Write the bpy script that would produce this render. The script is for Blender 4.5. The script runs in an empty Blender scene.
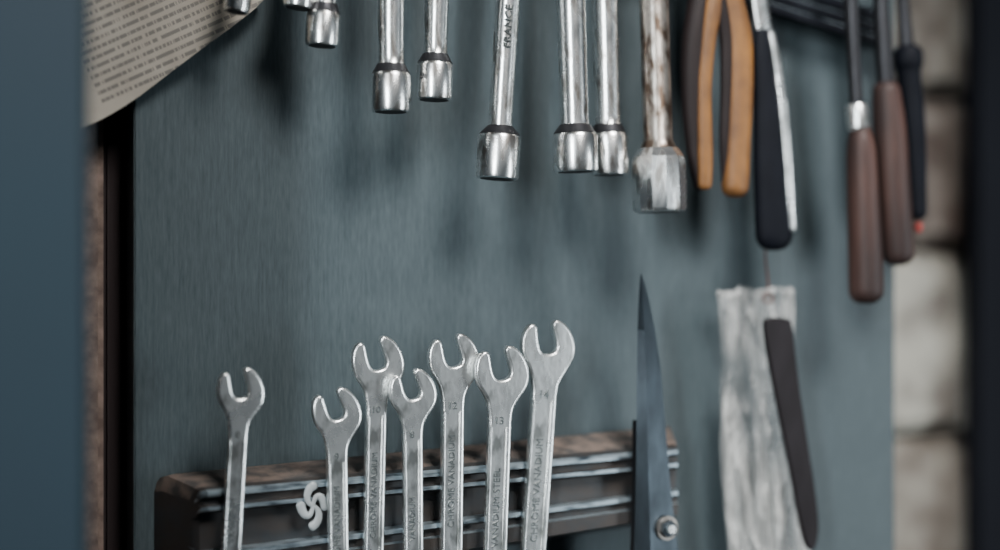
import bpy, bmesh, math, random
from mathutils import Vector, Matrix, noise
from mathutils.geometry import tessellate_polygon
random.seed(4)
LENS=50.0; F=LENS/36*1000; TH=math.radians(24); D=0.0007*F
fwd=Vector((math.sin(TH),math.cos(TH),0)); rgt=Vector((math.cos(TH),-math.sin(TH),0)); up=Vector((0,0,1))
C=Vector((0,0,1.5))-fwd*D
def PT(px,py,d=0.0):
    r=fwd+rgt*((px-500)/F)+up*((275-py)/F)
    t=(-d-C.y)/r.y
    return C+r*t, t/F
def P(px,py,d=0.0): return PT(px,py,d)[0]
def S(px,py,d=0.0): return PT(px,py,d)[1]
sc=bpy.context.scene
# ---------------------------------------------------------------- materials
def mat(name,base,rough=.5,metal=0.,var=.25,nscale=(30,30,30),bump=.0,col2=None,spec=.5,detail=6,ramp=(.35,.7),rvar=.12,bdist=.002):
    m=bpy.data.materials.new(name); m.use_nodes=True; nt=m.node_tree; N=nt.nodes; L=nt.links
    b=N['Principled BSDF']; b.inputs['Metallic'].default_value=metal
    b.inputs['Specular IOR Level'].default_value=spec
    tc=N.new('ShaderNodeTexCoord'); mp=N.new('ShaderNodeMapping'); mp.inputs['Scale'].default_value=nscale
    L.new(tc.outputs['Object'],mp.inputs['Vector'])
    n=N.new('ShaderNodeTexNoise'); n.inputs['Scale'].default_value=1; n.inputs['Detail'].default_value=detail
    L.new(mp.outputs[0],n.inputs['Vector'])
    cr=N.new('ShaderNodeValToRGB'); cr.color_ramp.elements[0].position=ramp[0]; cr.color_ramp.elements[1].position=ramp[1]
    c2=col2 if col2 else tuple(c*(1-var) for c in base)
    cr.color_ramp.elements[0].color=(*c2,1); cr.color_ramp.elements[1].color=(*base,1)
    L.new(n.outputs['Fac'],cr.inputs[0]); L.new(cr.outputs[0],b.inputs['Base Color'])
    mr=N.new('ShaderNodeMapRange'); mr.inputs['To Min'].default_value=min(1,rough+rvar); mr.inputs['To Max'].default_value=max(.03,rough-rvar)
    L.new(n.outputs['Fac'],mr.inputs[0]); L.new(mr.outputs[0],b.inputs['Roughness'])
    if bump:
        bp=N.new('ShaderNodeBump'); bp.inputs['Strength'].default_value=bump; bp.inputs['Distance'].default_value=bdist
        L.new(n.outputs['Fac'],bp.inputs['Height']); L.new(bp.outputs[0],b.inputs['Normal'])
    return m
M={}
M['steel']=mat('satin_chrome_steel',(.94,.96,.95),.29,.95,nscale=(75,75,40),col2=(.33,.34,.33),ramp=(.36,.50),bump=.22,detail=4)
M['socket']=mat('worn_chrome',(.94,.95,.94),.26,1.,nscale=(140,140,50),col2=(.30,.28,.26),ramp=(.35,.49),bump=.08)
M['rusty']=mat('rust_stained_chrome',(.46,.42,.38),.34,.9,nscale=(120,120,60),col2=(.08,.055,.04),ramp=(.40,.6),bump=.15)
M['dark']=mat('dark_hole',(.015,.015,.018),.7)
M['engr']=mat('engraved_mark',(.07,.08,.08),.5,.5)
M['emb']=mat('embossed_mark',(.20,.22,.22),.4,.9)
M['emblem']=mat('pale_emblem',(.42,.45,.46),.5,.2)
M['bar']=mat('dark_painted_rail',(.040,.044,.048),.42,.3,nscale=(60,60,90),col2=(.050,.042,.038),ramp=(.35,.7),bump=.15)
M['dust']=mat('dusty_rail_top',(.16,.12,.10),.8,nscale=(70,70,70),col2=(.05,.047,.045),ramp=(.38,.62),bump=.3)
M['rail']=mat('rail_edge_highlight',(.50,.60,.66),.36,.8,nscale=(40,60,200),col2=(.07,.09,.11),ramp=(.34,.54))  # pale steel lines; highlights along the rail edges painted into the colour
M['tan']=mat('tan_rubber_grip',(.25,.105,.022),.55,nscale=(60,60,40),col2=(.12,.050,.014),bump=.15)
M['navy']=mat('black_rubber_grip',(.005,.006,.010),.6,nscale=(60,60,40),bump=.1,spec=.12)
M['dbrown']=mat('dark_brown_grip',(.018,.012,.012),.55,nscale=(60,60,40),bump=.1,spec=.2)
M['brown']=mat('brown_wood_handle',(.082,.042,.034),.5,nscale=(60,60,12),col2=(.026,.016,.015),bump=.15,spec=.3)
M['leather']=mat('dark_leather',(.013,.010,.012),.6,nscale=(60,60,30),bump=.15,spec=.2)
M['iron']=mat('dark_iron',(.045,.045,.050),.45,.8,nscale=(80,80,30),bump=.1)
M['blade']=mat('blued_blade_steel',(.048,.064,.078),.42,.7,nscale=(60,60,25),col2=(.022,.029,.036),bump=.08)
M['door']=mat('blue_painted_metal',(.030,.052,.070),.45,.1,nscale=(4,4,3),col2=(.022,.038,.052))
M['side']=mat('dark_gap_shade',(.022,.012,.013),.8,nscale=(40,40,4))  # near-black red-brown; shade of the gap beside the board, put into the colour
M['post']=mat('rough_brown_plaster',(.28,.205,.17),.9,nscale=(90,90,90),col2=(.12,.085,.07),bump=.6)
M['frame']=mat('dark_door_frame',(.006,.007,.012),.7,nscale=(20,20,4),spec=.2)
M['floor']=mat('concrete_floor',(.14,.14,.14),.8,nscale=(8,8,8),bump=.3)
M['mortar']=mat('dark_mortar',(.14,.12,.105),.95,nscale=(40,40,40),bump=.5)
M['white']=mat('whitewashed_stone',(.64,.61,.53),.9,nscale=(22,22,22),col2=(.28,.25,.22),ramp=(.36,.55),bump=.6)
M['grey']=mat('pale_stone',(.46,.42,.36),.9,nscale=(26,26,26),col2=(.19,.155,.13),bump=.6)
M['brick']=mat('brown_stone',(.12,.085,.07),.9,nscale=(22,22,22),col2=(.34,.29,.25),ramp=(.38,.60),bump=.6)
M['wire']=mat('rusty_wire',(.12,.05,.04),.6,.4)
M['red']=mat('red_plastic',(.5,.05,.04),.4)
def board_mat():
    m=bpy.data.materials.new('combed_blue_grey_panel'); m.use_nodes=True; nt=m.node_tree; N=nt.nodes; L=nt.links
    b=N['Principled BSDF']; b.inputs['Specular IOR Level'].default_value=.25
    tc=N.new('ShaderNodeTexCoord')
    def nz(s,det=4):
        mp=N.new('ShaderNodeMapping'); mp.inputs['Scale'].default_value=s
        L.new(tc.outputs['Object'],mp.inputs[0]); n=N.new('ShaderNodeTexNoise'); n.inputs['Scale'].default_value=1; n.inputs['Detail'].default_value=det
        L.new(mp.outputs[0],n.inputs['Vector']); return n.outputs['Fac']
    a=nz((800,1,110)); c=nz((6,1,4)); e=nz((420,1,30),3)
    ad=N.new('ShaderNodeMath'); ad.operation='ADD'; L.new(a,ad.inputs[0]); L.new(e,ad.inputs[1])
    mr=N.new('ShaderNodeMapRange'); mr.inputs['From Min'].default_value=.55; mr.inputs['From Max'].default_value=1.45
    L.new(ad.outputs[0],mr.inputs[0])
    r1=N.new('ShaderNodeValToRGB'); r1.color_ramp.elements[0].color=(.037,.053,.061,1); r1.color_ramp.elements[1].color=(.080,.103,.112,1)
    L.new(mr.outputs[0],r1.inputs[0])
    r2=N.new('ShaderNodeValToRGB'); r2.color_ramp.elements[0].position=.3; r2.color_ramp.elements[1].position=.7
    r2.color_ramp.elements[0].color=(.86,.87,.88,1); r2.color_ramp.elements[1].color=(1.06,1.05,1.04,1); L.new(c,r2.inputs[0])
    mx=N.new('ShaderNodeMixRGB'); mx.blend_type='MULTIPLY'; mx.inputs[0].default_value=1; L.new(r1.outputs[0],mx.inputs[1]); L.new(r2.outputs[0],mx.inputs[2])
    L.new(mx.outputs[0],b.inputs['Base Color']); b.inputs['Roughness'].default_value=.5
    bp=N.new('ShaderNodeBump'); bp.inputs['Strength'].default_value=.25; bp.inputs['Distance'].default_value=.0004
    L.new(ad.outputs[0],bp.inputs['Height']); L.new(bp.outputs[0],b.inputs['Normal'])
    return m
M['board']=board_mat()
def paper_mat():
    m=bpy.data.materials.new('printed_paper'); m.use_nodes=True; nt=m.node_tree; N=nt.nodes; L=nt.links
    b=N['Principled BSDF']; b.inputs['Roughness'].default_value=.85
    uv=N.new('ShaderNodeUVMap'); sp=N.new('ShaderNodeSeparateXYZ'); L.new(uv.outputs[0],sp.inputs[0])
    def math_(op,a,bv=None):
        n=N.new('ShaderNodeMath'); n.operation=op
        if hasattr(a,'is_output'): L.new(a,n.inputs[0])
        else: n.inputs[0].default_value=a
        if bv is not None:
            if hasattr(bv,'is_output'): L.new(bv,n.inputs[1])
            else: n.inputs[1].default_value=bv
        return n.outputs[0]
    row=math_('MULTIPLY',sp.outputs[1],1/8.5)
    fr=math_('FRACT',row); fl=math_('FLOOR',row)
    inrow=math_('GREATER_THAN',fr,.55)
    cb=N.new('ShaderNodeCombineXYZ'); L.new(math_('MULTIPLY',sp.outputs[0],.45),cb.inputs[0]); L.new(math_('MULTIPLY',fl,7.3),cb.inputs[1])
    n=N.new('ShaderNodeTexNoise'); n.inputs['Scale'].default_value=1; n.inputs['Detail'].default_value=1; L.new(cb.outputs[0],n.inputs['Vector'])
    ink=math_('GREATER_THAN',n.outputs['Fac'],.43)
    a=math_('MULTIPLY',inrow,ink)
    inm=math_('MULTIPLY',math_('GREATER_THAN',sp.outputs[1],34),math_('GREATER_THAN',sp.outputs[0],10))
    a=math_('MULTIPLY',a,inm); a=math_('MULTIPLY',a,.65)
    n2=N.new('ShaderNodeTexNoise'); n2.inputs['Scale'].default_value=.03; L.new(uv.outputs[0],n2.inputs['Vector'])
    r=N.new('ShaderNodeValToRGB'); r.color_ramp.elements[0].color=(.29,.255,.21,1); r.color_ramp.elements[1].color=(.42,.385,.33,1); L.new(n2.outputs['Fac'],r.inputs[0])
    mx=N.new('ShaderNodeMixRGB'); L.new(a,mx.inputs[0]); L.new(r.outputs[0],mx.inputs[1]); mx.inputs[2].default_value=(.06,.06,.065,1)
    L.new(mx.outputs[0],b.inputs['Base Color']); return m
M['paper']=paper_mat()
def bag_mat():
    m=bpy.data.materials.new('clear_plastic_film'); m.use_nodes=True; nt=m.node_tree; N=nt.nodes; L=nt.links
    b=N['Principled BSDF']; b.inputs['Roughness'].default_value=.14; b.inputs['Base Color'].default_value=(.74,.74,.72,1); b.inputs['Specular IOR Level'].default_value=1.
    tc=N.new('ShaderNodeTexCoord'); mp=N.new('ShaderNodeMapping'); mp.inputs['Scale'].default_value=(34,18,7); mp.inputs['Rotation'].default_value=(0,.14,0)
    L.new(tc.outputs['Object'],mp.inputs[0]); n=N.new('ShaderNodeTexNoise'); n.inputs['Scale'].default_value=1; n.inputs['Detail'].default_value=3; n.inputs['Distortion'].default_value=.8
    L.new(mp.outputs[0],n.inputs['Vector'])
    r=N.new('ShaderNodeValToRGB'); r.color_ramp.elements[0].position=.42; r.color_ramp.elements[1].position=.63
    r.color_ramp.elements[0].color=(.10,.10,.10,1); r.color_ramp.elements[1].color=(.85,.85,.85,1)
    L.new(n.outputs['Fac'],r.inputs[0]); L.new(r.outputs[0],b.inputs['Alpha'])
    n2=N.new('ShaderNodeTexNoise'); n2.inputs['Scale'].default_value=2.0; n2.inputs['Detail'].default_value=3; n2.inputs['Distortion'].default_value=1.5; L.new(mp.outputs[0],n2.inputs['Vector'])
    bp=N.new('ShaderNodeBump'); bp.inputs['Strength'].default_value=1; bp.inputs['Distance'].default_value=.02
    L.new(n2.outputs['Fac'],bp.inputs['Height']); L.new(bp.outputs[0],b.inputs['Normal'])
    return m
M['bag']=bag_mat()
# ---------------------------------------------------------------- helpers
def obj(name,me,ms,angle=35):
    for m_ in ([ms] if isinstance(ms,str) else ms): me.materials.append(M[m_])
    for p in me.polygons: p.use_smooth=True
    me.set_sharp_from_angle(angle=math.radians(angle))
    o=bpy.data.objects.new(name,me); sc.collection.objects.link(o); return o
def join(name,objs):
    bpy.ops.object.select_all(action='DESELECT')
    for o in objs: o.select_set(True)
    bpy.context.view_layer.objects.active=objs[0]
    if len(objs)>1: bpy.ops.object.join()
    o=bpy.context.view_layer.objects.active; o.name=name; o.data.name=name
    vs=[v.co for v in o.data.vertices]; c=sum(vs,Vector())/len(vs)
    o.data.transform(Matrix.Translation(-c)); o.location=c
    return o
def mesh(verts,faces):
    me=bpy.data.meshes.new('m'); me.from_pydata([tuple(v) for v in verts],[],faces); 
    bm=bmesh.new(); bm.from_mesh(me); bmesh.ops.recalc_face_normals(bm,faces=bm.faces); bm.to_mesh(me); bm.free(); return me
def cat(pts,n=5,closed=True):
    out=[];k=len(pts)
    for i in range(k if closed else k-1):
        g=lambda j: pts[j%k] if closed else pts[max(0,min(k-1,j))]
        p0,p1,p2,p3=g(i-1),g(i),g(i+1),g(i+2)
        for s in range(n):
            t=s/n
            out.append(tuple(.5*((2*b)+(-a+c)*t+(2*a-5*b+4*c-e)*t*t+(-a+3*b-3*c+e)*t**3) for a,b,c,e in zip(p0,p1,p2,p3)))
    if not closed: out.append(tuple(pts[-1]))
    return out
def curve_mesh(cu,loc,rotm):
    o=bpy.data.objects.new('t',cu); sc.collection.objects.link(o)
    dg=bpy.context.evaluated_depsgraph_get(); me=bpy.data.meshes.new_from_object(o.evaluated_get(dg))
    bpy.data.objects.remove(o); me.transform(Matrix.Translation(loc)@rotm)
    me.materials.clear()
    return me
RX=Matrix.Rotation(math.pi/2,4,'X')
def plate(loop,d,th,bev,m,name='part',angle=50):
    """closed outline laid on the plane d in front of the panel; solid plate with rounded rims"""
    pts=[]
    w=[P(x,y,d) for x,y in loop]; w=[(q.x,q.z) for q in w]
    for i,a in enumerate(w):
        b=w[(i+1)%len(w)]
        if math.dist(a,b)<2e-5: continue
        pts.append(a)
    n=len(pts)
    area=sum(pts[i][0]*pts[(i+1)%n][1]-pts[(i+1)%n][0]*pts[i][1] for i in range(n))
    if area<0: pts=pts[::-1]
    nr=[]
    for i in range(n):
        a,b,c=pts[i-1],pts[i],pts[(i+1)%n]
        e1=Vector((b[0]-a[0],b[1]-a[1])).normalized(); e2=Vector((c[0]-b[0],c[1]-b[1])).normalized()
        n1=Vector((-e1.y,e1.x)); n2=Vector((-e2.y,e2.x)); s=n1+n2
        if s.length<.2: s=n1
        s.normalize(); f=1/max(.7,s.dot(n1)); nr.append(s*f)
    K=4
    lay=[(bev*(1-math.sin(k/K*math.pi/2))*1.15,-th/2+bev*(1-math.cos(k/K*math.pi/2))) for k in range(K+1)]
    lay+=[(i,-y) for i,y in lay[::-1]]
    V=[]
    for ins,y in lay:
        for p,q in zip(pts,nr): V.append((p[0]+q.x*ins,-d+y,p[1]+q.y*ins))
    Fc=[]
    for l in range(len(lay)-1):
        for i in range(n): Fc.append((l*n+i,(l+1)*n+i,(l+1)*n+(i+1)%n,l*n+(i+1)%n))
    top=[Vector((V[i][0],V[i][2],0)) for i in range(n)]
    tri=tessellate_polygon([top])
    L0=(len(lay)-1)*n
    def sg(t):
        a,b,c=[top[i] for i in t]; return (b-a).cross(c-a).z
    for t in tri:
        if abs(sg(t))<1e-14: continue
        t=tuple(t) if sg(t)>0 else tuple(t)[::-1]
        Fc.append(t); Fc.append(tuple(L0+i for i in t[::-1]))
    me=bpy.data.meshes.new('m'); me.from_pydata(V,[],Fc); me.validate()
    o=obj(name,me,m,angle)
    for p in me.polygons:
        if len(p.vertices)==3: p.use_smooth=False
    return o
def text(s,px,py,d,size_px,rot,m,ex=.0002):
    cu=bpy.data.curves.new('c','FONT'); cu.body=s; cu.size=size_px*S(px,py,d); cu.extrude=ex; cu.align_x='CENTER'; cu.align_y='CENTER'; cu.resolution_u=2
    me=curve_mesh(cu,P(px,py,d),RX@Matrix.Rotation(math.radians(rot),4,'Z'))
    return obj('lettering',me,m)
def tube(pts,m,n=20,flat=1.0,sub=6,round_end=True,round_start=False,sides=None,twist=0,angle=40):
    q=cat(pts,sub,False)
    c=[P(a[0],a[1],a[3]) for a in q]; r=[max(.0002,a[2]*S(a[0],a[1],a[3])) for a in q]
    def cap(c,r,atend):
        dirv=(c[-1]-c[-2]).normalized() if atend else (c[0]-c[1]).normalized()
        base=c[-1].copy() if atend else c[0].copy(); R=r[-1] if atend else r[0]
        for k in range(1,6):
            a=k/5*math.pi/2
            cc=base+dirv*R*.8*math.sin(a); rr=max(R*math.cos(a)**.7 if k<5 else 0,R*.02)
            if atend: c.append(cc); r.append(rr)
            else: c.insert(0,cc); r.insert(0,rr)
    if round_end: cap(c,r,True)
    if round_start: cap(c,r,False)
    ns=sides or n; V=[];Fc=[]
    for i in range(len(c)):
        t=(c[min(i+1,len(c)-1)]-c[max(i-1,0)]).normalized()
        fy=Vector((0,1,0)); a=t.cross(fy)
        if a.length<1e-4: a=Vector((1,0,0))
        a.normalize(); b=a.cross(t).normalized()
        for k in range(ns):
            an=2*math.pi*k/ns+twist
            V.append(c[i]+a*math.cos(an)*r[i]+b*math.sin(an)*r[i]*flat)
    for i in range(len(c)-1):
        for k in range(ns):
            Fc.append((i*ns+k,i*ns+(k+1)%ns,(i+1)*ns+(k+1)%ns,(i+1)*ns+k))
    Fc.append(tuple(range(ns))); Fc.append(tuple((len(c)-1)*ns+k for k in range(ns)))
    return obj('part',mesh(V,Fc),m,angle)
def revolve(a,b,d,prof,m,n=40,d2=None,angle=30,sides=None):
    A=P(a[0],a[1],d); B=P(b[0],b[1],d if d2 is None else d2); s=S(b[0],b[1],d)
    t=(B-A).normalized(); u=t.cross(Vector((0,1,0))).normalized(); w=u.cross(t)
    ns=sides or n; V=[];Fc=[]
    for (tt,r) in prof:
        c=A.lerp(B,tt)
        for k in range(ns):
            an=2*math.pi*(k+.5)/ns; V.append(c+(u*math.cos(an)+w*math.sin(an))*r*s)
    for i in range(len(prof)-1):
        for k in range(ns): Fc.append((i*ns+k,i*ns+(k+1)%ns,(i+1)*ns+(k+1)%ns,(i+1)*ns+k))
    Fc.append(tuple(range(ns))); Fc.append(tuple((len(prof)-1)*ns+k for k in range(ns)))
    return obj('part',mesh(V,Fc),m,angle)
def box(name,lo,hi,m,bev=.002,seg=2):
    bm=bmesh.new(); bmesh.ops.create_cube(bm,size=1)
    for v in bm.verts: v.co=Vector([(lo[i]+hi[i])/2+v.co[i]*(hi[i]-lo[i]) for i in range(3)])
    if bev: bmesh.ops.bevel(bm,geom=bm.edges[:],offset=bev,segments=seg,affect='EDGES')
    me=bpy.data.meshes.new(name); bm.to_mesh(me); bm.free(); return obj(name,me,m)
# ---------------------------------------------------------------- room + cabinet
xl=P(134,275).x; xr=P(895,275).x
pan=box('panel',(xl,0,0.02),(xr,.03,2.15),'board',.001)
cs=box('side',(P(104,275,-.031).x,.031,0.0),(P(150,275,-.031).x,.075,2.15),'side')  # dark strip filling the shadowed gap left of the board
join('tool_panel_board',[pan]); join('shaded_gap_panel',[cs])
xp=P(106,275,-.02).x
join('trim_2',[box('p',(xp-.09,.02,0),(xp-.001,.2,2.8),'post',.004)])
wb=box('wall_back',(-1.6,.325,0),(2.2,.42,2.8),'mortar',0)
floor=box('floor',(-1.6,-2.2,-.05),(2.2,.42,0),'floor',0)
bl=[]
dd=-.265
rows=[(1700,2050,'grey'),(1400,1690,'white'),(1100,1390,'grey'),(800,1090,'brick'),(620,790,'white'),(442,612,'grey'),(256,433,'white'),(95,248,'brick'),(-75,86,'grey'),(-260,-83,'grey')]
x0=P(850,275,dd).x
for i,(ya,yb,mm) in enumerate(rows):
    za=P(930,yb,dd).z; zb=P(930,ya,dd).z
    if i==0: za=.002
    x=x0-(1.02 if i%2 else .98)
    while x<2.1:
        wdt=.30 if i%2 else .34
        bm=bmesh.new(); bmesh.ops.create_cube(bm,size=1)
        for v in bm.verts: v.co=Vector((x+wdt/2+v.co.x*(wdt-.012),.290+v.co.y*.035,(za+zb)/2+v.co.z*(zb-za)))
        bmesh.ops.bevel(bm,geom=bm.edges[:],offset=.012,segments=3,affect='EDGES')
        bmesh.ops.subdivide_edges(bm,edges=[e for e in bm.edges if e.calc_length()>.05],cuts=5,use_grid_fill=True)
        for v in bm.verts:
            o_=noise.noise_vector(v.co*14)*.008
            if v.co.y>.29: o_.y=0
            if i==0: o_.z=abs(o_.z)
            v.co+=o_
        me=bpy.data.meshes.new('b'); bm.to_mesh(me); bm.free()
        bl.append(obj('b',me,mm if abs(x+wdt/2-x0)<.45 else random.choice(['white','grey','brick']),60)); x+=wdt
join('whitewashed_masonry',bl)
xt=P(978,275,-.235).x
join('trim_1',[box('t',(xt,.235,0),(xt+.22,.258,2.8),'frame',.004)])
dx=P(84,275,.2).x
dr=box('door',(dx-.45,-.222,0.02),(dx,-.2,2.2),'door',.004)
lip=box('lip',(dx-.45,-.2,0.0),(dx-.02,-.185,2.2),'door',.003)
join('cabinet_door',[dr,lip])
# ---------------------------------------------------------------- paper
def paper():
    cr=[(268,-6),(262,4),(236,25),(201,50),(168,75),(140,97),(112,115),(88,127),(70,134)]
    V=[];Fc=[];uvs=[];n=len(cr);K=14
    th=math.radians(24)
    for j in range(K+1):
        for i in range(n):
            x,y=cr[i]; f=j/K
            xx=x-130*f*.5; yy=y-130*f
            d=.006+.012*math.exp(-f*6)*(.5+.5*math.sin(i*.9))+.004*math.sin(f*5+i*.4)
            V.append(P(xx,yy,max(.003,d)))
            uvs.append(((xx-90)*math.cos(th)-(yy-100)*math.sin(th), -(yy-128)*math.cos(th)-(xx-88)*math.sin(th)+22))
    for j in range(K):
        for i in range(n-1): Fc.append((j*n+i,j*n+i+1,(j+1)*n+i+1,(j+1)*n+i))
    me=bpy.data.meshes.new('paper'); me.from_pydata([tuple(v) for v in V],[],Fc)
    ul=me.uv_layers.new(name='UVMap')
    for l in me.loops: ul.data[l.index].uv=uvs[l.vertex_index]
    o=obj('paper',me,'paper',80); o=join('printed_paper_sheet',[o])
    mo=o.modifiers.new('s','SOLIDIFY'); mo.thickness=.0003
    s=o.modifiers.new('sub','SUBSURF'); s.levels=2; s.render_levels=2
paper()
# ---------------------------------------------------------------- wrenches
HEAD=[(0,-.32),(.20,-.28),(.32,-.15),(.36,.05),(.36,.3),(.34,.6),(.34,.84),(.46,.98),(.66,.93),(.88,.68),(1.02,.34),(1.07,0),(1.05,-.32),(.95,-.62),(.76,-.90)]
def wrench(cx,cy,R,bx,w,tilt,d,label,size):
    yend=730
    ax=Vector((bx-cx,550-cy)).normalized(); nx=Vector((-ax.y,ax.x))
    if nx.x<0: nx=-nx
    a=math.radians(tilt); ca,sa=math.cos(a),math.sin(a)
    def loc(u,v,rot=True):
        if rot: u,v=u*ca-v*sa,u*sa+v*ca
        p=Vector((cx,cy))+nx*u*R-ax*v*R; return (p.x,p.y)
    right=[loc(u,v) for u,v in HEAD]; left=[loc(-u,v) for u,v in HEAD[1:-1]][::-1]
    hw=w/2/R; Ls=(yend-cy)/ax.y/R
    def neck(sg):
        q=[(hw+(.20 if sg>0 else .13),-1.18),(hw+.06,-1.5),(hw+.01,-1.85),(hw,-2.25)]
        v=-2.8
        while v>-Ls+1.3: q.append((hw,v)); v-=.6
        q.append((hw*.95,-Ls+.85))
        return [loc(sg*u,v,False) for u,v in q]
    outer=cat(right+neck(1)+neck(-1)[::-1]+left,6,True)
    parts=[plate(outer,d,.0060,.0016,'steel')]
    c0=loc(0,-Ls,False); s=S(c0[0],c0[1],d); cc=P(c0[0],c0[1],d); nn=48; V=[];Fc=[]
    for (r,y) in ((.98,-.002),(.92,-.0035),(.66,-.0035),(.6,-.003),(.6,.003),(.66,.0035),(.92,.0035),(.98,.002)):
        for k in range(nn):
            q=2*math.pi*k/nn; rr=r*(1-.06*(abs(math.sin(q*6)) if r<.65 else 0))
            V.append(cc+Vector((math.cos(q)*rr*R*s,y,math.sin(q)*rr*R*s)))
    for l in range(8):
        for k in range(nn): Fc.append((l*nn+k,l*nn+(k+1)%nn,((l+1)%8)*nn+(k+1)%nn,((l+1)%8)*nn+k))
    parts.append(obj('ring',mesh(V,Fc),'steel'))
    for sgn in (-1,1):
        o1=sgn*(hw-.09); o2=sgn*(hw-.17)
        A=[loc(o1,-2.2,False),loc(o2,-2.3,False),loc(o2,-Ls+1.9,False),loc(o1,-Ls+1.9,False)]
        parts.append(plate(A,d+.0032,.0016,.0005,'steel'))
    ang=math.degrees(math.atan2(ax.x,ax.y))
    y1=-5.2-.35*(size%3); p=loc(0,y1,False)
    parts.append(text(label,p[0],p[1],d+.0033,w*.45,90+ang,'emb',.0003))
    p=loc(0,-2.0,False); parts.append(text(str(size),p[0],p[1],d+.0033,w*.5,ang,'emb',.0003))
    return join('open_end_wrench',parts)
W=[(240,391,22,231,19,16,.050,'VANADIUM',8),(336,412,22.5,338,20,20,.050,'CHROME VANADIUM',9),
   (377,362,24,373,20,17,.050,'CHROME VANADIUM',10),(412,392,21.5,413,19,18,.0580,'VANADIUM',8),
   (453,359,23.5,451,21.5,15,.050,'CHROME VANADIUM',12),(501,372,24.5,495,22,15,.0580,'VANADIUM STEEL',13),(547,346,24.5,533,24,13,.050,'CHROME VANADIUM',14)]
for w in W: wrench(*w)
# ---------------------------------------------------------------- lower magnetic rail
def rail():
    pr=[(0,476,427),(8,474,426),(38,487,444),(43,490,448),(45,493,451),(45,497,454.5),(41,499,456),(41,505,461),(45,507,463),(45,511,466.5),
        (36,514,469),(36,551,489),(45,554,491),(45,559,495),(41,561,497),(41,568,502),(45,570,504),(45,592,515),(0,602,520)]
    V=[];Fc=[];n=len(pr)
    secs=[]
    cyL=535
    for k,(sh,xo) in enumerate([(.72,-6),(.9,-3),(.97,0),(1,6)]):
        secs.append([P(160+(d/45)*42+xo,cyL+(yl-cyL)*sh,d/1000*(.8+.2*(k/3)) if d else 0) for d,yl,yr in pr])
    A=secs[3]; B=[P(668+d/45*10,yr,d/1000) for d,yl,yr in pr]
    for f in [.25,.5,.75,1]: secs.append([a.lerp(b,f) for a,b in zip(A,B)])
    for s in secs: V+=s
    K=len(secs); mi=[]
    for j in range(K-1):
        for i in range(n):
            Fc.append((j*n+i,j*n+(i+1)%n,(j+1)*n+(i+1)%n,(j+1)*n+i))
            mi.append(1 if i in (0,1) else 2 if i in (3,4,8,11,12,15) else 0)
    Fc.append(tuple(range(n))); mi.append(0); Fc.append(tuple((K-1)*n+i for i in range(n))); mi.append(0)
    me=mesh(V,Fc)
    for p,k in zip(me.polygons,mi): p.material_index=k
    parts=[obj('rail',me,['bar','dust','rail'],25)]
    dE=.0465
    for k in range(4):
        a0=k*math.pi/2+.35
        pts=[]
        for t in range(10):
            u=t/9
            r=.5+12.5*u**.8
            an=a0+(u**2.0)*1.25
            pts.append((313+r*math.cos(an)*.95,506+r*math.sin(an)*1.55,1.8+2.9*u,dE))
        parts.append(tube(pts,'emblem',12,.4,3,True,True))
    return join('magnetic_tool_rail',parts)
rail()
def plain_rail(x1,yt1,yb1,x2,yt2,yb2,name,dep=.045):
    fr=[(0,0),(.85,0),(.95,.06),(1,.12),(1,.25),(.9,.3),(.9,.36),(1,.4),(1,.6),(.9,.64),(.9,.7),(1,.74),(1,.95),(.9,1),(0,1)]
    V=[];Fc=[];n=len(fr);mi=[]
    for (x,yt,yb) in ((x1,yt1,yb1),(x2,yt2,yb2)):
        V+=[P(x,yt+(yb-yt)*f,dep*d) for d,f in fr]
    for i in range(n): Fc.append((i,(i+1)%n,n+(i+1)%n,n+i)); mi.append(2 if i in (6,10) else 0)
    Fc+= [tuple(range(n)),tuple(range(n,2*n))]; mi+=[0,0]
    me=mesh(V,Fc)
    for p,k in zip(me.polygons,mi): p.material_index=k
    return join(name,[obj('r',me,['navy','navy','rail'],25)])
plain_rail(238,-165,-100,690,-115,-50,'magnetic_tool_rail',.036)
plain_rail(700,-42,-10,890,14,50,'magnetic_tool_rail',.026)
# ---------------------------------------------------------------- tube socket wrenches
def sock(tx,rt,bx,yb,rs,ysh,d,m='socket',label=None,ytop=-140):
    Lp=yb-ytop; k=lambda y:(y-ytop)/Lp
    ax=tx+(tx-bx)/(yb)*(-ytop)
    rt*=1.07
    pr=[(0,rt*.6),(k(ytop+4),rt*1.0),(k(-20),rt),(k(ysh-15),rt*.96),(k(ysh-8),rt*1.0),(k(ysh-1),rs*.86),(k(ysh+2),rs*.95),(k(ysh+4.5),rs)]
    pr2=[(k(yb-4),rs),(k(yb-1),rs*.97),(1,rs*.88)]
    parts=[]
    parts.append(revolve((ax,ytop),(bx,yb),d,pr+pr2,m,48))
    A=(ax,ytop);B=(bx,yb)
    parts.append(revolve(A,B,d,[(k(yb-2),rs*.80),(k(yb+.35),rs*.80),(k(yb+.4),rs*.76)],'dark',sides=12))
    parts.append(revolve(A,B,d,[(k(ysh-7.5),rt*1.05),(k(ysh-1),rs*.88),(k(ysh+1),rs*.955)],'iron',48))
    if label:
        y=26; x=tx+(bx-tx)*y/yb
        r=rt*S(x,y,d)
        a=math.degrees(math.atan2(bx-tx,yb))
        parts.append(text(label,x+2,y,d+r*1.0,rt*.95,90+a,'engr',.0006))
    return join('socket_wrench',parts)
sock(238,9,236,12,13,-24,.050)
sock(299,9,298,8,15,-28,.050)
sock(325,11.5,322,46,17,12,.052)
sock(391,12.5,391,112,20,72,.056)
sock(437,11.5,434,100,18.5,62,.054)
sock(508,11.5,497,179,21.5,134,.057,label='FRANCE')
sock(571,13.5,576,172,22.5,132,.068)
sock(605,12.5,609,175,19.5,132,.050)
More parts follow.
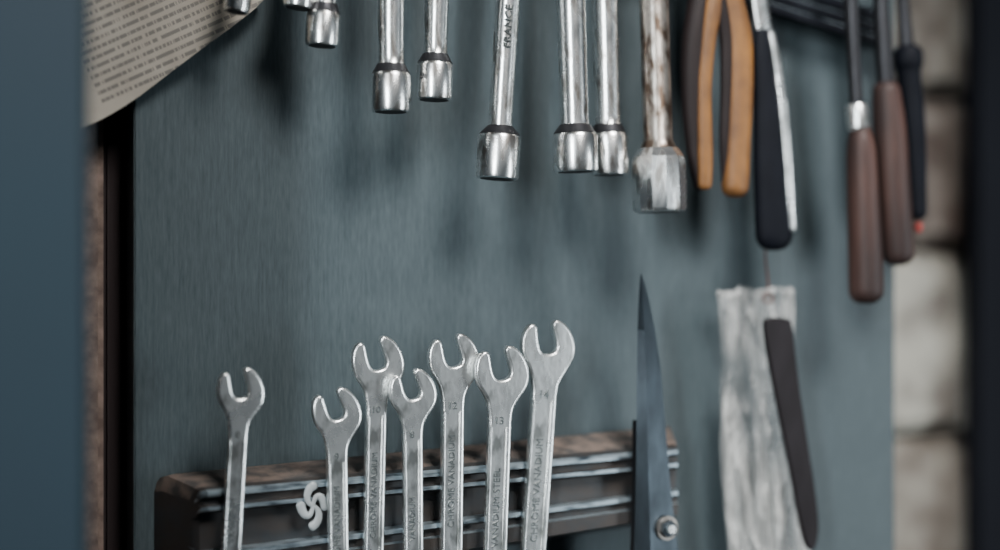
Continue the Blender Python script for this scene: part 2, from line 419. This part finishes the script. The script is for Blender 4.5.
def big():
    ytop=-140;yb=212;k=lambda y:(y-ytop)/(yb-ytop); A=(650,ytop);B=(660,yb)
    p=[revolve(A,B,.062,[(0,8),(.02,14.5),(k(140),14.5),(k(148),18),(k(156),24),(k(161),26)],'rusty',40),
       revolve(A,B,.062,[(k(148),19),(k(157),26),(k(164),27.5),(k(207),27.5),(k(211),26),(1,24)],'socket',sides=12,angle=20),
       revolve(A,B,.062,[(k(208),22),(k(212.4),22),(k(212.5),18)],'dark',sides=12)]
    return join('socket_wrench',p)
big()
# ---------------------------------------------------------------- pliers
def pliers():
    d=.048
    parts=[]
    parts.append(tube([(704,-30,11,d),(700,0,13,d),(694,45,13.5,d),(693,100,12.5,d),(697,150,11.5,d),(702,182,10,d)],'dbrown',20,.8))
    parts.append(tube([(716,-25,8,d+.005),(713,5,10,d+.006),(708,40,8.5,d+.006),(704,90,8,d+.006),(705,150,8.5,d+.006),(705,184,7.5,d+.005)],'tan',16,.7))
    parts.append(tube([(723,-30,11,d+.004),(731,0,13,d+.004),(738,40,15,d+.004),(739,90,15,d+.004),(737,140,14.5,d+.004),(735,186,14.5,d+.004)],'tan',20,.8))
    parts.append(tube([(714,-25,6,d+.003),(720,0,7,d+.006),(726,40,7,d+.006),(726,90,6,d+.006),(724,140,5,d+.006),(724,180,3,d+.003)],'dbrown',16,.8))
    parts.append(plate(cat([(695,-25),(698,-60),(706,-85),(708,-140),(714,-150),(722,-140),(724,-85),(733,-60),(735,-25),(715,-15)],5),.052,.012,.002,'iron'))
    parts.append(revolve((714,-66),(714,-58),.062,[(0,7),(1,7)],'iron',20))
    return join('combination_pliers',parts)
pliers()
def knife():
    d=.045; p=[]
    p.append(tube([(757,-60,8,d),(758,-10,9,d),(762,20,9.5,d),(765,36,9,d)],'steel',16,.5))
    p.append(tube([(762,30,9,d),(764,60,13,d),(768,110,17,d),(771,170,20,d),(774,234,21,d)],'navy',24,.6))
    p.append(tube([(771,32,3.5,d+.004),(776,60,5,d+.005),(783,110,5.5,d+.006),(788,170,5.5,d+.006),(791,228,5.5,d+.005)],'steel',12,.8,True))
    return join('trimming_knife',p)
knife()
def driver(sh,hd,mh,extra=None,name='screwdriver'):
    p=[tube(sh,'iron',16,1,3,False),tube(hd,mh,24,1,5,True,True)]
    if extra: p+=extra
    return join(name,p)
d=.062
driver([(848,-90,6,d),(851,0,7.5,d),(854,60,7,d),(858,128,7,d)],[(860,132,11,d),(861,150,14.5,d),(863,200,16,d),(865,250,17,d),(866,290,17.5,d)],'brown',
   [revolve((856,104),(859,130),d,[(0,9),(.1,10.5),(.9,11.5),(1,10)],'steel',24)],'wood_file')
d=.050
driver([(879,-90,6,d),(881,0,7.5,d),(883,40,9,d),(886,84,9,d)],[(886,92,14,d),(889,130,16.5,d),(893,190,17,d),(898,253,16,d)],'brown',None,'wood_file')
d=.038
driver([(899,-60,5,d),(903,0,6,d),(907,55,8,d)],[(908,64,14,d),(909,78,12,d),(913,130,12.5,d),(916,212,11,d)],'navy',
   [tube([(908,56,15,d),(908,62,15,d)],'navy',20,1,2,True,True),tube([(918,226,4,d),(919,230,3,d)],'red',12,1,2,True,True)],'screwdriver')
# ---------------------------------------------------------------- shears
def shears():
    rows=[(274,640.5,641.5),(285,639.5,645),(300,638.5,649),(330,637.5,655),(370,637,661),(420,636.5,665),(470,636,669),(520,635,674),(550,634,678),(580,636,678)]
    def bl(rows,d,t,m,dxs=0,flip=1):
        V=[];Fc=[];n=5
        for i,(y,a,b) in enumerate(rows):
            f=min(1,(i+.2)/3); sp=a+(b-a)*(.38 if flip>0 else .7)
            V+= [P(a+dxs,y,d-t),P(a+dxs,y,d),P(sp+dxs,y,d+t*f*1.3),P(b+dxs,y,d),P(b+dxs,y,d-t)]
        for i in range(len(rows)-1):
            for k in range(n): Fc.append((i*n+k,i*n+(k+1)%n,(i+1)*n+(k+1)%n,(i+1)*n+k))
        Fc+=[tuple(range(n)),tuple((len(rows)-1)*n+k for k in range(n))]
        return obj('b',mesh(V,Fc),m,12)
    p=[bl(rows,.054,.003,'blade'),bl([(y,a,b-(b-a)*.2) for y,a,b in rows[5:]],.0475,.002,'iron',-4)]
    c=P(667,528,.058)
    def disc(r,th,n,off,m):
        V=[];s=S(667,528,.058)
        for y in (0,-th):
            for k in range(n):
                a=2*math.pi*k/n+.3; V.append(c+Vector((math.cos(a)*r*s,y-off,math.sin(a)*r*s)))
        Fc=[tuple(range(n)),tuple(range(n,2*n))]+[(k,(k+1)%n,n+(k+1)%n,n+k) for k in range(n)]
        return obj('d',mesh(V,Fc),m,30)
    p+=[disc(12,.002,28,-.001,'rusty'),disc(9,.003,6,.001,'blade'),disc(4.5,.003,20,.004,'steel')]
    p.append(tube([(652,570,12,.053),(640,620,9,.053),(628,670,8,.053)],'iron',14,.5))
    p.append(tube([(664,570,12,.053),(680,620,9,.053),(690,670,8,.053)],'iron',14,.5))
    for cx in (612,708):
        p.append(tube([(cx+20*math.cos(k/12*2*math.pi),700+34*math.sin(k/12*2*math.pi),6,.053) for k in range(13)],'iron',12,.8,3,False))
    return join('metal_shears',p)
shears()
# ---------------------------------------------------------------- plastic bag
def bag():
    V=[];Fc=[];nu=50;nv=120
    def L_(v): return 717+8*v+6*v*v+2*math.sin(v*9)
    def R_(v): return 792+4*v+26*v*v+2*math.sin(v*13+1)
    for side in (0,1):
        for j in range(nv+1):
            v=j/nv; y=290+v*330
            for i in range(nu+1):
                u=i/nu; x=L_(v)+(R_(v)-L_(v))*u
                pinch=math.exp(-v*14)
                yy=y+(3*math.sin(u*17)+2*math.sin(u*31+1))*max(0,1-v*8)
                e=math.sin(math.pi*u)**.6
                w=1-abs(noise.noise(Vector((u*4+side*9-v*1.5,v*4+u*2.,3))))*3
                w2=1-abs(noise.noise(Vector((u*9+v*2,v*7+side*5-u*4,1))))*3
                w=(w*.009+w2*.005)
                th=(.008*(1-pinch)+.002)*e
                d=.020+(th if side else -th)+w*e*(1 if side else .3)
                V.append(P(x,yy,max(.003,d)))
    n=(nu+1)*(nv+1)
    for s in (0,1):
        for j in range(nv):
            for i in range(nu):
                a=s*n+j*(nu+1)+i; Fc.append((a,a+1,a+nu+2,a+nu+1))
    o=obj('film',mesh(V,Fc),'bag',80)
    q=tube([(717,292,3,.026),(730,296,3.5,.03),(745,291,4,.028),(760,295,4,.030),(775,290,4,.028),(792,293,3,.026)],'bag',10,1,4)
    return join('plastic_bag',[o,q])
bag()
sh=[(764,324),(769,318),(786,319),(791,328),(797,380),(806,440),(815,500),(817,530),(813,548),(806,546),(799,520),(788,460),(776,400),(767,350)]
join('knife_sheath',[plate(cat(sh,5),.050,.005,.001,'leather')])
join('hanging_wire',[tube([(765,244,1.2,.03),(766,262,1.2,.031),(768,280,1.2,.03),(768,294,1.4,.03)],'wire',8,1,4),
   tube([(768+5*math.cos(k/8*2*math.pi),298+5*math.sin(k/8*2*math.pi),1.1,.034) for k in range(9)],'wire',8,1,2)])
# ---------------------------------------------------------------- lights / world / camera
def area(name,loc,tgt,size,e,col,sy=None,spread=180):
    l=bpy.data.lights.new(name,'AREA'); l.energy=e; l.color=col; l.size=size; l.spread=math.radians(spread)
    if sy: l.shape='RECTANGLE'; l.size_y=sy
    o=bpy.data.objects.new(name,l); sc.collection.objects.link(o); o.location=loc
    o.rotation_euler=(Vector(tgt)-Vector(loc)).to_track_quat('-Z','Y').to_euler()
area('ceiling_lamp',(.15,-1.15,2.60),(.16,0,1.48),.55,3.7,(1,.98,.95),None,46)
area('window_light',(1.6,-1.5,1.30),(.28,0,1.40),.45,6.4,(.86,.95,1),1.0,100)
area('reflection_strip_light',(-1.3,-1.5,1.9),(0.12,0,1.5),.14,4.9,(.90,.97,1),1.2,66)  # unseen strip lamp, added narrow so the chrome reflects bright streaks
w=bpy.data.worlds.new('w'); sc.world=w; w.use_nodes=True
w.node_tree.nodes['Background'].inputs[0].default_value=(.48,.62,.75,1); w.node_tree.nodes['Background'].inputs[1].default_value=.062
cam=bpy.data.cameras.new('cam'); co=bpy.data.objects.new('camera',cam); sc.collection.objects.link(co); sc.camera=co
cam.lens=LENS; cam.sensor_width=36; co.location=C; co.rotation_euler=(math.pi/2,0,-TH); cam.clip_start=.01
cam.dof.use_dof=True; foc=P(430,400,.05); cam.dof.focus_distance=(foc-C).dot(fwd); cam.dof.aperture_fstop=1.4
